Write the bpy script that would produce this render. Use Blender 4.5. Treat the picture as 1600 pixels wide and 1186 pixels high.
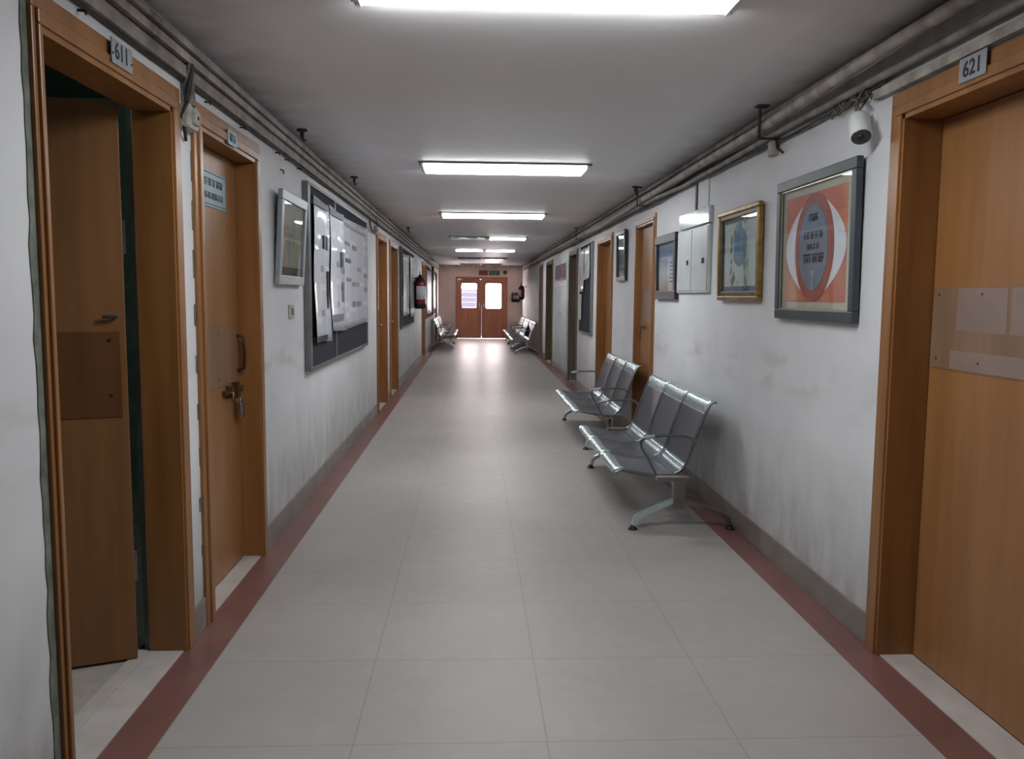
import bpy, bmesh, math, random
from mathutils import Vector, Matrix
random.seed(7)
PI = math.pi
SC = bpy.context.scene
COL = SC.collection
for o in list(bpy.data.objects): bpy.data.objects.remove(o)

# ------------------------------------------------------------------ camera
YAW, PITCH, ROLL, HC = 0.04681, 0.09920, 0.00848, 1.380
fw = Vector((math.sin(YAW)*math.cos(PITCH), math.cos(YAW)*math.cos(PITCH), -math.sin(PITCH)))
rt = Vector((math.cos(YAW), -math.sin(YAW), 0)); up = rt.cross(fw)
r2 = rt*math.cos(ROLL)+up*math.sin(ROLL); u2 = -rt*math.sin(ROLL)+up*math.cos(ROLL)
cam_d = bpy.data.cameras.new('camera'); cam = bpy.data.objects.new('camera', cam_d); COL.objects.link(cam)
cam.matrix_world = Matrix(((r2.x, u2.x, -fw.x, 0), (r2.y, u2.y, -fw.y, 0), (r2.z, u2.z, -fw.z, HC), (0, 0, 0, 1)))
cam_d.sensor_fit = 'HORIZONTAL'; cam_d.sensor_width = 36; cam_d.lens = 36*1308.8/1600
cam_d.clip_start = 0.05; cam_d.clip_end = 200
SC.camera = cam

# ------------------------------------------------------------------ world, exposure
world = bpy.data.worlds.new('daylight'); SC.world = world; world.use_nodes = True
bg = world.node_tree.nodes['Background']
bg.inputs[0].default_value = (1.0, 0.87, 0.87, 1); bg.inputs[1].default_value = 28.0
SC.view_settings.view_transform = 'Standard'; SC.view_settings.look = 'None'
SC.view_settings.gamma = 1; SC.view_settings.use_curve_mapping = False
SC.view_settings.exposure = 0.0
LIGHT = 18.0          # strength of the lit diffusers

# ------------------------------------------------------------------ colours and materials
def lin(c): return tuple(((v/255)/12.92 if v/255 <= .04045 else ((v/255+.055)/1.055)**2.4) for v in c)+(1,)
MATS = {}
class NT:
    def __init__(s, name):
        s.m = bpy.data.materials.new(name); s.m.use_nodes = True; s.t = s.m.node_tree; s.n = s.t.nodes
        s.p = s.n['Principled BSDF']; s.out = s.n['Material Output']; MATS[name] = s.m
    def node(s, typ, **kw):
        n = s.n.new(typ)
        for k, v in kw.items():
            if k.startswith('i'): n.inputs[int(k[1:])].default_value = v
            else: setattr(n, k, v)
        return n
    def link(s, a, b): s.t.links.new(a, b)
    def coord(s, kind='Object'): return s.node('ShaderNodeTexCoord').outputs[kind]
    def noise(s, scale, detail=4, vec=None, stretch=None):
        n = s.node('ShaderNodeTexNoise'); n.inputs['Scale'].default_value = scale; n.inputs['Detail'].default_value = detail
        v = vec or s.coord()
        if stretch:
            mp = s.node('ShaderNodeMapping'); mp.inputs['Scale'].default_value = stretch; s.link(v, mp.inputs[0]); v = mp.outputs[0]
        s.link(v, n.inputs['Vector']); return n.outputs[0]
    def ramp(s, fac, stops):
        r = s.node('ShaderNodeValToRGB'); e = r.color_ramp.elements
        while len(e) < len(stops): e.new(.5)
        for i, (p, c) in enumerate(stops): e[i].position = p; e[i].color = c if len(c) == 4 else lin(c)
        s.link(fac, r.inputs[0]); return r.outputs[0]
    def math(s, op, a, b=0.0, c=None):
        n = s.node('ShaderNodeMath', operation=op)
        for i, v in enumerate((a, b, c)):
            if v is None: continue
            if isinstance(v, (int, float)): n.inputs[i].default_value = v
            else: s.link(v, n.inputs[i])
        return n.outputs[0]
    def mix(s, fac, a, b):
        n = s.node('ShaderNodeMix', data_type='RGBA')
        for i, v in ((0, fac), (6, a), (7, b)):
            if isinstance(v, tuple): n.inputs[i].default_value = v if len(v) == 4 else lin(v)
            elif isinstance(v, (int, float)): n.inputs[i].default_value = v
            else: s.link(v, n.inputs[i])
        return n.outputs[2]
    def sep(s, v):
        n = s.node('ShaderNodeSeparateXYZ'); s.link(v, n.inputs[0]); return n.outputs
    def col(s, v):
        if isinstance(v, tuple): s.p.inputs['Base Color'].default_value = v if len(v) == 4 else lin(v)
        else: s.link(v, s.p.inputs['Base Color'])
    def set(s, rough=.6, metal=0, spec=.5, coat=0):
        s.p.inputs['Roughness'].default_value = rough; s.p.inputs['Metallic'].default_value = metal
        s.p.inputs['Specular IOR Level'].default_value = spec; s.p.inputs['Coat Weight'].default_value = coat
        s.p.inputs['Coat Roughness'].default_value = .04
    def bump(s, h, strength=.2, dist=.002):
        b = s.node('ShaderNodeBump'); b.inputs['Strength'].default_value = strength; b.inputs['Distance'].default_value = dist
        s.link(h, b.inputs['Height']); s.link(b.outputs[0], s.p.inputs['Normal'])

def simple(name, c, rough=.6, metal=0, spec=.5, coat=0, vary=.12, scale=8):
    t = NT(name); n = t.noise(scale, 5)
    dark = tuple(v*(1-vary) for v in c); lite = tuple(min(255, v*(1+vary*.5)) for v in c)
    t.col(t.ramp(n, [(.3, dark), (.7, lite)])); t.set(rough, metal, spec, coat); return t.m

def paint(name, c, dirt, low, wood=False, spots=True):
    """distempered plaster with scuffs low on the wall and grime below the ceiling"""
    t = NT(name); co = t.coord('Object'); xyz = t.sep(co)
    n1 = t.noise(1.6, 6); n2 = t.noise(9, 6, stretch=(1, 1, .5)); n3 = t.noise(60, 4)
    base = t.ramp(n1, [(.35, tuple(v*.94 for v in c)), (.68, c)])
    z = xyz[2]
    lowm = t.math('MULTIPLY', t.math('SUBTRACT', 1.0, t.math('DIVIDE', z, .75)), 1.0)
    lowm = t.math('MAXIMUM', lowm, 0.0)
    f = t.math('MULTIPLY', t.math('MULTIPLY', lowm, n2), low)
    base = t.mix(f, base, lin(dirt))
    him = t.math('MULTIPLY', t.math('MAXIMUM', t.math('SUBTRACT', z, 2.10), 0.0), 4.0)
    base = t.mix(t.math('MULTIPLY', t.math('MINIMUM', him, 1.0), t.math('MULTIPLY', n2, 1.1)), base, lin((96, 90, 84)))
    if spots:
        # brownish rub mark at shoulder height of people sitting on the benches
        m = t.math('SUBTRACT', 1.0, t.math('MULTIPLY', t.math('ABSOLUTE', t.math('SUBTRACT', z, 1.0)), 6.0))
        m = t.math('MAXIMUM', m, 0.0)
        b = t.math('MAXIMUM', t.math('SUBTRACT', t.noise(2.3, 3, stretch=(1, 1, 3)), .5), 0.0)
        base = t.mix(t.math('MULTIPLY', t.math('MULTIPLY', m, b), 2.0), base, lin((140, 122, 98)))
    t.col(base); t.set(.62, 0, .3); t.bump(n3, .15, .001); return t.m

def wood_mat(name, a, b, rough=.38, sy=1.0, spec=.5):
    t = NT(name); n = t.noise(5.0, 6, stretch=(3, 3*sy, .25)); n2 = t.noise(1.3, 3)
    c = t.ramp(n, [(.32, b), (.62, a)])
    c = t.mix(t.math('MULTIPLY', n2, .22), c, lin(tuple(v*.72 for v in b)))
    t.col(c); t.set(rough, 0, spec); return t.m

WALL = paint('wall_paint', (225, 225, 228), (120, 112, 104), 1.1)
WALL_END = paint('daylight_tinted_wall', (238, 222, 212), (120, 105, 96), .8, spots=False)  # pinkish daylight glow of the far end put into the wall colour
TEAL = simple('dark_green_room_paint', (112, 126, 118), .7)
CEIL = None
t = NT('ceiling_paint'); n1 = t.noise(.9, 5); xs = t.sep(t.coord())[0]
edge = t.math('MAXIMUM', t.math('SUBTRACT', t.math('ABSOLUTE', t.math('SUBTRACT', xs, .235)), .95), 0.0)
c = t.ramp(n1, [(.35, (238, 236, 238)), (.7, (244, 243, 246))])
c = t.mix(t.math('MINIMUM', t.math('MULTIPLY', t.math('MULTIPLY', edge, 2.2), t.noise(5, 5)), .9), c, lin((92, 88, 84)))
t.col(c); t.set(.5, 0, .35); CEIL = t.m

t = NT('vitrified_floor_tiles'); xyz = t.sep(t.coord())
def groove(ax, off, w):
    v = t.math('DIVIDE', t.math('SUBTRACT', ax, off), .6); v = t.math('FRACT', v)
    v = t.math('MINIMUM', v, t.math('SUBTRACT', 1.0, v)); return t.math('LESS_THAN', v, w)
gr = t.math('MAXIMUM', groove(xyz[0], -.965-6, .0035), groove(xyz[1], 2.476-12, .0035))
n = t.noise(1.1, 6); n2 = t.noise(14, 5)
c = t.ramp(n, [(.3, (160, 155, 152)), (.7, (173, 168, 165))])
c = t.mix(t.math('MULTIPLY', n2, .25), c, lin((140, 130, 126)))
c = t.mix(t.math('MULTIPLY', gr, .28), c, lin((70, 62, 58)))
t.col(c); t.set(.42, 0, .16)
t.link(t.math('MULTIPLY_ADD', n2, .14, .33), t.p.inputs['Roughness']); FLOOR = t.m

t = NT('red_border_tiles'); n = t.noise(2.6, 6); y = t.sep(t.coord())[1]
c = t.ramp(n, [(.3, (112, 76, 70)), (.72, (136, 92, 86))])
c = t.mix(t.math('MULTIPLY', t.noise(20, 4), .3), c, lin((96, 74, 68)))
t.col(c); t.set(.36, 0, .5); REDB = t.m
BASEB = simple('skirting_tile', (132, 124, 118), .4, vary=.14, scale=5)
SILL = simple('pale_threshold_stone', (196, 188, 184), .35, vary=.08)
ROOMF = simple('room_floor_stone', (176, 168, 160), .5)
WOOD = wood_mat('orange_door_laminate', (160, 112, 68), (146, 99, 58))
WOODD = wood_mat('door_frame_wood', (154, 106, 60), (134, 88, 48), .34)
WOODP = wood_mat('door_kick_board', (146, 116, 94), (130, 102, 80), .25)
WOODDK = wood_mat('brown_door_laminate', (142, 98, 58), (126, 84, 48), .5)
WOODR = wood_mat('red_brown_wood', (186, 122, 88), (166, 102, 72), .35)
WOODG = wood_mat('greyish_brown_wood', (118, 98, 86), (98, 80, 70), .5)
WOODO = wood_mat('olive_brown_wood', (104, 88, 52), (86, 70, 40), .5)
PLASTER = simple('grey_green_plaster', (112, 116, 106), .85, vary=.25, scale=18)
WHITE = simple('white_enamel', (226, 228, 228), .35, vary=.04)
PIPE = simple('grimy_cream_pvc', (166, 157, 149), .55, vary=.28, scale=9)
PIPE2 = simple('grimy_grey_pvc', (142, 133, 127), .6, vary=.28, scale=9)
PIPED = simple('dusty_dark_cable', (52, 48, 44), .7, vary=.3, scale=30)
CABLE = simple('dusty_cable', (104, 100, 90), .7, vary=.3, scale=30)
CHROME = simple('polished_steel', (206, 222, 226), .24, .8, vary=.05)
STEEL = simple('brushed_steel', (150, 148, 146), .34, 1.0, vary=.1)
TUBE = simple('grey_steel_tube', (128, 130, 132), .3, 1.0, vary=.1)
BLACKM = simple('black_rubber', (26, 26, 28), .5)
DARKM = simple('dark_recess', (40, 36, 34), .8)
ALU = simple('aluminium_frame', (132, 134, 134), .4, .7, vary=.08)
FELT = simple('navy_felt', (33, 35, 50), .9, vary=.15, scale=40)
BLACKF = simple('black_picture_frame', (36, 38, 40), .28, vary=.1)
SLATEF = simple('slate_picture_frame', (58, 64, 70), .45, vary=.1)
SILVERF = simple('silver_picture_frame', (150, 158, 162), .35, .3, vary=.05)
GOLD = simple('gilded_frame', (150, 118, 62), .3, .55, vary=.2, scale=22)
GOLDD = simple('dull_gilded_frame', (96, 82, 60), .4, .4, vary=.2, scale=22)
CREAM = simple('cream_mount_board', (182, 180, 166), .7, vary=.03)
REDM = simple('red_enamel', (132, 24, 38), .3, vary=.08, coat=.5)
PAPERW = simple('white_label', (220, 222, 222), .6, vary=.06, scale=30)
INK = simple('dark_ink', (40, 44, 58), .7)
INKG = simple('grey_ink', (86, 88, 98), .7)
PLATE = simple('grey_number_plate', (150, 152, 158), .45, vary=.06)
BLUEP = simple('pale_blue_sign', (132, 164, 172), .4, vary=.06)
CABW = simple('cabinet_enamel', (196, 202, 202), .3, vary=.05)
GREENG = simple('green_sign', (50, 92, 72), .5)
FACADE = simple('lavender_facade', (52, 53, 70), .8)

t = NT('clear_glass'); t.n.remove(t.p)
tr = t.node('ShaderNodeBsdfTransparent'); gl = t.node('ShaderNodeBsdfGlossy'); gl.inputs['Roughness'].default_value = .02
fr = t.node('ShaderNodeFresnel'); fr.inputs[0].default_value = 1.5; mx = t.node('ShaderNodeMixShader')
geo = t.node('ShaderNodeNewGeometry'); t.link(t.math('MULTIPLY', fr.outputs[0], t.math('SUBTRACT', 1.0, geo.outputs['Backfacing'])), mx.inputs[0]); t.link(tr.outputs[0], mx.inputs[1]); t.link(gl.outputs[0], mx.inputs[2]); t.link(mx.outputs[0], t.out.inputs[0])
GLASS = t.m
t = NT('lit_diffuser'); t.col((240, 244, 244)); t.set(.5)
t.p.inputs['Emission Color'].default_value = (.95, .99, 1.0, 1); t.p.inputs['Emission Strength'].default_value = LIGHT; LIT = t.m
t = NT('ceiling_fill_glow'); t.col((240, 244, 244)); t.set(.5)  # extra emission added to lift the ceiling, stronger than the diffusers
t.p.inputs['Emission Color'].default_value = (.93, .97, 1.0, 1); t.p.inputs['Emission Strength'].default_value = LIGHT*7; LITS = t.m
t = NT('half_lit_diffuser'); t.col((200, 206, 206)); t.set(.3)
nn = t.noise(9, 3, stretch=(1, 8, 8)); t.p.inputs['Emission Color'].default_value = (.85, 1.0, 1.0, 1)
t.link(t.math('MULTIPLY', t.math('MAXIMUM', t.math('SUBTRACT', nn, .5), 0.0), 6.0), t.p.inputs['Emission Strength']); DIM = t.m
UNLIT = simple('unlit_diffuser', (150, 146, 144), .2, vary=.2)
t = NT('clear_acrylic_sheet'); t.col((178, 150, 128)); t.set(.14, 0, .5); t.p.inputs['Alpha'].default_value = .38; ACRYL = t.m

# perforated sheet steel: holes from the sheet's own uv (metres along the sheet)
t = NT('perforated_steel'); uv = t.sep(t.coord('UV'))
P = .011
row = t.math('FLOOR', t.math('DIVIDE', uv[1], P))
u = t.math('ADD', t.math('DIVIDE', uv[0], P), t.math('MULTIPLY', row, .5))
fu = t.math('SUBTRACT', t.math('FRACT', u), .5); fv = t.math('SUBTRACT', t.math('FRACT', t.math('DIVIDE', uv[1], P)), .5)
d = t.math('SQRT', t.math('ADD', t.math('MULTIPLY', fu, fu), t.math('MULTIPLY', fv, fv)))
t.link(t.math('GREATER_THAN', d, .30), t.p.inputs['Alpha'])
t.col((118, 124, 132)); t.set(.36, .85, .5); PERF = t.m

# printed notices: rows of text-like grey dashes, columns and paler blocks
def printed(name, paper, ink, line=.011, colw=.19, dens=.47, plastic=0.0, block=.64):
    t = NT(name); xyz = t.sep(t.coord()); y, z = xyz[1], xyz[2]
    rowf = t.math('DIVIDE', z, line); fr_ = t.math('FRACT', rowf)
    stripe = t.math('MULTIPLY', t.math('GREATER_THAN', fr_, .35), t.math('LESS_THAN', fr_, .85))
    cmb = t.node('ShaderNodeCombineXYZ'); t.link(t.math('MULTIPLY', y, 60.0), cmb.inputs[0]); t.link(t.math('FLOOR', rowf), cmb.inputs[1])
    wn = t.node('ShaderNodeTexNoise'); wn.inputs['Scale'].default_value = 1.0; t.link(cmb.outputs[0], wn.inputs['Vector'])
    word = t.math('GREATER_THAN', wn.outputs[0], dens)
    cf = t.math('FRACT', t.math('DIVIDE', y, colw)); colm = t.math('GREATER_THAN', cf, .07)
    # paragraphs and grey heading boxes
    c2 = t.node('ShaderNodeCombineXYZ'); t.link(t.math('FLOOR', t.math('DIVIDE', y, colw)), c2.inputs[0]); t.link(t.math('FLOOR', t.math('DIVIDE', z, .045)), c2.inputs[1])
    w2 = t.node('ShaderNodeTexWhiteNoise'); t.link(c2.outputs[0], w2.inputs[0])
    para = t.math('GREATER_THAN', w2.outputs[0], .14)
    head = t.math('MULTIPLY', t.math('GREATER_THAN', w2.outputs[0], .94), t.math('MULTIPLY', t.math('GREATER_THAN', cf, .1), t.math('LESS_THAN', cf, .75)))
    f = t.math('MULTIPLY', t.math('MULTIPLY', stripe, word), t.math('MULTIPLY', colm, para))
    f = t.math('MAXIMUM', t.math('MULTIPLY', f, .62), t.math('MULTIPLY', head, .7))
    t.col(t.mix(f, lin(paper), lin(ink))); t.set(.4 if plastic else .6, 0, .5, plastic*.5)
    t.bump(t.noise(5, 3, stretch=(1, 2, .7)), .3 if plastic else .12, .006); return t.m
PRINT1 = printed('plastic_covered_print', (206, 208, 216), (84, 86, 104), plastic=.6)
PRINT2 = printed('printed_notice_paper', (204, 202, 212), (92, 90, 106), line=.010, colw=.47)
PRINT3 = printed('pale_printed_paper', (196, 206, 210), (120, 130, 138), plastic=.3)

# ------------------------------------------------------------------ mesh building
class MB:
    def __init__(s): s.v = []; s.f = []; s.uv = {}; s.smooth = set()
    def add(s, vs, fs, smooth=False):
        b = len(s.v); s.v += [Vector(v) for v in vs]
        for f in fs:
            if smooth: s.smooth.add(len(s.f))
            s.f.append(tuple(i+b for i in f))
        return s
    def box(s, x0, x1, y0, y1, z0, z1, bev=0.0):
        x0, x1 = min(x0, x1), max(x0, x1); y0, y1 = min(y0, y1), max(y0, y1); z0, z1 = min(z0, z1), max(z0, z1)
        if bev <= 0 or min(x1-x0, y1-y0, z1-z0) < 2.2*bev:
            v = [(x, y, z) for x in (x0, x1) for y in (y0, y1) for z in (z0, z1)]
            return s.add(v, [(0, 1, 3, 2), (4, 6, 7, 5), (0, 4, 5, 1), (2, 3, 7, 6), (0, 2, 6, 4), (1, 5, 7, 3)])
        bm = bmesh.new(); bmesh.ops.create_cube(bm, size=1)
        for q in bm.verts: q.co = Vector(((x0+x1)/2+q.co.x*(x1-x0), (y0+y1)/2+q.co.y*(y1-y0), (z0+z1)/2+q.co.z*(z1-z0)))
        bmesh.ops.bevel(bm, geom=list(bm.edges), offset=bev, segments=2, affect='EDGES', profile=.5)
        bm.verts.index_update(); s.add([q.co.copy() for q in bm.verts], [tuple(q.index for q in f.verts) for f in bm.faces]); bm.free(); return s
    def tube(s, pts, r, n=10, cap=True):
        pts = [Vector(p) for p in pts]; rs = r if isinstance(r, (list, tuple)) else [r]*len(pts)
        rings = []; prev = None
        for i, p in enumerate(pts):
            d = (pts[min(i+1, len(pts)-1)]-pts[max(i-1, 0)]).normalized()
            if prev is None: a = d.orthogonal().normalized()
            else: a = (prev-d*prev.dot(d)); a = a.normalized() if a.length > 1e-6 else d.orthogonal().normalized()
            prev = a; b = d.cross(a)
            rings.append([p+(a*math.cos(2*PI*k/n)+b*math.sin(2*PI*k/n))*rs[i] for k in range(n)])
        vs = [q for rg in rings for q in rg]
        fs = [(i*n+k, i*n+(k+1) % n, (i+1)*n+(k+1) % n, (i+1)*n+k) for i in range(len(pts)-1) for k in range(n)]
        s.add(vs, fs, True)
        if cap: s.add(rings[0], [tuple(range(n))[::-1]]); s.add(rings[-1], [tuple(range(n))])
        return s
    def lathe(s, base, axis, prof, n=20):
        """prof: (distance along axis, radius)"""
        axis = Vector(axis).normalized(); base = Vector(base)
        return s.tube([base+axis*h for h, r in prof], [max(r, 1e-4) for h, r in prof], n)
    def flatbar(s, pts, w, h, side):
        """rectangular bar along pts, w across `side`, h the other way"""
        pts = [Vector(p) for p in pts]; side = Vector(side).normalized(); vs = []
        for i, p in enumerate(pts):
            d = (pts[min(i+1, len(pts)-1)]-pts[max(i-1, 0)]).normalized(); b = d.cross(side).normalized()
            vs += [p+side*w/2+b*h/2, p-side*w/2+b*h/2, p-side*w/2-b*h/2, p+side*w/2-b*h/2]
        fs = [(i*4+k, i*4+(k+1) % 4, i*4+4+(k+1) % 4, i*4+4+k) for i in range(len(pts)-1) for k in range(4)]
        e = (len(pts)-1)*4; fs += [(3, 2, 1, 0), (e, e+1, e+2, e+3)]
        return s.add(vs, fs)
    def prism(s, poly, ax, a0, a1):
        """poly of 2d points in the plane of the two other axes, extruded on axis ax"""
        def P3(q, a):
            l = [q[0], q[1]]; l.insert(ax, a); return tuple(l)
        n = len(poly); vs = [P3(q, a0) for q in poly]+[P3(q, a1) for q in poly]
        fs = [tuple(range(n))[::-1], tuple(range(n, 2*n))]+[(i, (i+1) % n, n+(i+1) % n, n+i) for i in range(n)]
        return s.add(vs, fs)
    def sheet(s, prof, y0, y1, sag=0.0, thick=.002, nseg=10, sagdir=(0, 0, -1)):
        """thin bent sheet: prof (x,z) swept over y with a sag in the middle; uv in metres"""
        arc = [0]
        for a, b in zip(prof, prof[1:]): arc.append(arc[-1]+math.hypot(b[0]-a[0], b[1]-a[1]))
        sd = Vector(sagdir); n = len(prof); vs = []; uvs = []
        for side in (0, 1):
            for j in range(nseg+1):
                tt = j/nseg; sg = sag*(1-(2*tt-1)**2)
                for i, (x, z) in enumerate(prof):
                    vs.append(Vector((x, y0+(y1-y0)*tt, z))+sd*(sg+thick*side)); uvs.append(((y1-y0)*tt, arc[i]))
        m = (nseg+1)*n; fs = []
        for j in range(nseg):
            for i in range(n-1):
                a = j*n+i; fs.append((a, a+n, a+n+1, a+1)); fs.append((m+a, m+a+1, m+a+n+1, m+a+n))
        for j in range(nseg):
            for i in (0, n-1):
                a = j*n+i; fs.append((a, a+n, m+a+n, m+a))
        for i in range(n-1):
            for j in (0, nseg):
                a = j*n+i; fs.append((a, a+1, m+a+1, m+a))
        b = len(s.v); s.add(vs, fs, True)
        for i, q in enumerate(uvs): s.uv[b+i] = q
        return s
    def build(s, name, mat, parent=None, loc=None, xf=None):
        org = Vector(loc) if loc is not None else (Vector(parent['_o']) if parent is not None and '_o' in parent else Vector((0, 0, 0)))
        me = bpy.data.meshes.new(name)
        vs = [(xf @ v if xf else v)-org for v in s.v]
        me.from_pydata([tuple(v) for v in vs], [], s.f); me.materials.append(mat)
        bm = bmesh.new(); bm.from_mesh(me); bmesh.ops.recalc_face_normals(bm, faces=bm.faces); bm.to_mesh(me); bm.free()
        for i, p in enumerate(me.polygons): p.use_smooth = i in s.smooth
        if s.uv:
            ul = me.uv_layers.new(name='uv')
            for l in me.loops: ul.data[l.index].uv = s.uv.get(l.vertex_index, (0, 0))
        o = bpy.data.objects.new(name, me); COL.objects.link(o)
        if parent is not None:
            o.parent = parent; o['_o'] = tuple(org)
        else: o.location = org; o['_o'] = tuple(org)
        return o

def tag(o, label=None, cat=None, group=None, kind=None):
    if label: o['label'] = label
    if cat: o['category'] = cat
    if group: o['group'] = group
    if kind: o['kind'] = kind
    return o
def thing(name, loc, label=None, cat=None, group=None, kind=None, rot=None):
    """an empty at the thing's base; children are written in world metres"""
    o = bpy.data.objects.new(name, None); COL.objects.link(o); o.location = loc; o['_o'] = tuple(loc); o.empty_display_size = .05
    if rot: o.rotation_euler = rot
    return tag(o, label, cat, group, kind)
def single(name, mb, mat, label, cat, group=None, loc=None):
    if loc is None:
        xs = [v for v in mb.v]; loc = (sum(v.x for v in xs)/len(xs), sum(v.y for v in xs)/len(xs), min(v.z for v in xs))
    return tag(mb.build(name, mat, None, loc), label, cat, group)
def struct(name, mb, mat): return tag(mb.build(name, mat), kind='structure')

XL, XR, YE, ZC = -1.115, 1.585, 27.2, 2.365
YB = -2.6
def X(side, d):                      # d metres out of the wall into the corridor (negative: into the wall)
    return XL+d if side == 'L' else XR-d

def text(body, size, side, pos, mat, parent, name='lettering', bold=0.0):
    cu = bpy.data.curves.new('txt', 'FONT'); cu.body = body; cu.size = size; cu.extrude = .0006; cu.offset = bold
    cu.align_x = 'CENTER'; cu.align_y = 'CENTER'
    tmp = bpy.data.objects.new('txt', cu); COL.objects.link(tmp); bpy.context.view_layer.update()
    me = bpy.data.meshes.new_from_object(tmp.evaluated_get(bpy.context.evaluated_depsgraph_get()))
    bpy.data.objects.remove(tmp)
    rot = {'L': Matrix(((0, 0, 1), (1, 0, 0), (0, 1, 0))), 'R': Matrix(((0, 0, -1), (-1, 0, 0), (0, 1, 0))), 'E': Matrix(((1, 0, 0), (0, 0, -1), (0, 1, 0)))}[side]
    org = Vector(parent['_o'])
    for v in me.vertices: v.co = rot @ v.co+Vector(pos)-org
    me.materials.clear(); me.materials.append(mat)
    o = bpy.data.objects.new(name, me); COL.objects.link(o); o.parent = parent; o['_o'] = tuple(org); return o

def scribble(mb, side, d, y0, y1, z, h, bar=False, seed=0, th=.0012):
    """an unreadable line of writing between y0 and y1: strokes, arcs and word gaps"""
    rnd = random.Random(seed); y = y0; w = h*.5
    while y < y1-w*.8:
        n = rnd.randint(2, 6); ys = y
        for k in range(n):
            if y > y1-w*.8: break
            x0, x1 = X(side, d), X(side, d+th); a = y; s = h*.16
            mb.box(x0, x1, a+w*.62, a+w*.62+s, z, z+h)
            kind = rnd.randint(0, 3)
            if kind != 0: mb.box(x0, x1, a, a+w*.6, z+h*rnd.choice((.35, .5)), z+h*rnd.choice((.35, .5))+s)
            if kind > 1: mb.box(x0, x1, a, a+s, z+h*.1, z+h*.55)
            if kind == 3: mb.box(x0, x1, a, a+w*.6, z, z+s)
            if not bar: mb.box(x0, x1, a, a+w*.6, z+h-s, z+h)
            y += w
        if bar: mb.box(X(side, d), X(side, d+th), ys, y, z+h-h*.16, z+h)
        y += w*.8

# ------------------------------------------------------------------ the shell
# door openings (inside the frames): side, y0, y1, top of opening
FR = .085
DOORS_L = [(2.252, 3.195), (3.515, 4.385), (9.80, 10.78), (11.28, 12.32), (18.28, 19.22), (24.75, 25.6)]
DOORS_R = [(2.12, 3.085), (7.34, 8.12), (9.58, 10.62), (12.78, 13.78), (16.78, 18.10), (19.15, 20.0)]
ZO = 2.055
T = .135
def wall(name, side, doors, y0, y1, mat):
    mb = MB(); a, b = X(side, 0), X(side, -T); y = y0
    for d0, d1 in doors:
        if d0 < y0 or d1 > y1: continue
        mb.box(a, b, y, d0, 0, ZC+.1); mb.box(a, b, d0, d1, ZO, ZC+.1); y = d1
    mb.box(a, b, y, y1, 0, ZC+.1); return struct(name, mb, mat)
wall('wall_left', 'L', DOORS_L, YB, YE, WALL)
wall('wall_right', 'R', DOORS_R, YB, YE, WALL)
struct('wall_back', MB().box(XL-T, XR+T, YB-.2, YB, 0, ZC+.1), WALL)
# end wall with the double-door opening
EX0, EX1, EZ = -.57, 1.105, 1.985
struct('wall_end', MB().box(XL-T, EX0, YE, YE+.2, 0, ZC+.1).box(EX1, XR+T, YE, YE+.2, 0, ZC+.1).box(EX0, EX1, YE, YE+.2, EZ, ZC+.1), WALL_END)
struct('floor', MB().box(-.965, 1.435, YB, YE+.2, -.1, 0), FLOOR)
struct('trim_1', MB().box(XL-.0, -.965, YB, YE+.2, -.1, 0), REDB)
struct('trim_2', MB().box(1.435, XR+.0, YB, YE+.2, -.1, 0), REDB)
struct('ceiling', MB().box(XL-T, XR+T, YB-.2, YE+.2, ZC, ZC+.12), CEIL)
def skirting(name, side, doors):
    mb = MB(); y = YB
    for d0, d1 in doors+[(YE+.08, 0)]:
        mb.box(X(side, 0), X(side, .010), y, d0-.08, 0, .125, .002); y = d1+.08
    struct(name, mb, BASEB)
skirting('baseboard_left', 'L', DOORS_L); skirting('baseboard_right', 'R', DOORS_R)
struct('baseboard_end', MB().box(XL, EX0-.01, YE-.01, YE, 0, .125).box(EX1+.01, XR, YE-.01, YE, 0, .125), BASEB)
# strip of bare plaster left of the open door's frame, chipped edge
mb = MB(); pts = []
rr = random.Random(3); zz = 0
while zz < 2.14: pts.append((2.205-.022+rr.uniform(-.007, .006), zz)); zz += .06
for (ya, za), (yb, zb) in zip(pts, pts[1:]): mb.prism([(ya, za), (2.222, za), (2.222, zb), (yb, zb)], 0, XL, XL+.003)
struct('trim_3', mb, PLASTER)
mb = MB(); zz = .15
for k in range(9):
    y_ = 3.425+rr.uniform(-.02, 0); mb.box(XL, XL+.002, y_, 3.428, .3+k*.19, .3+k*.19+rr.uniform(.04, .12))
struct('trim_4', mb, PLASTER)
# unseen fill light added to brighten the office
al = bpy.data.lights.new('office_fill_light', 'POINT'); al.energy = 16; al.color = (.85, 1, .95); al.shadow_soft_size = .15
alo = bpy.data.objects.new('office_fill_light', al); COL.objects.link(alo); alo.location = (-3.2, 2.2, 2.5)
# the closed rooms behind the other doors: outer shell of the building
struct('wall_outer', MB().box(-4.6, -4.4, YB-.4, YE+.2, -.2, 2.9).box(4.6, 4.8, YB-.4, YE+.2, -.2, 2.9).box(-4.6, 4.8, YB-.6, YB-.4, -.2, 2.9).box(-4.6, XL-T, YE, YE+.2, -.2, 2.9).box(XR+T, 4.8, YE, YE+.2, -.2, 2.9), TEAL)
struct('ceiling_outer', MB().box(-4.6, 4.8, YB-.6, YE+.2, 2.9, 3.0), CEIL)
struct('floor_outer', MB().box(-4.6, 4.8, YB-.6, YE+.2, -.22, -.12), ROOMF)
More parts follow.
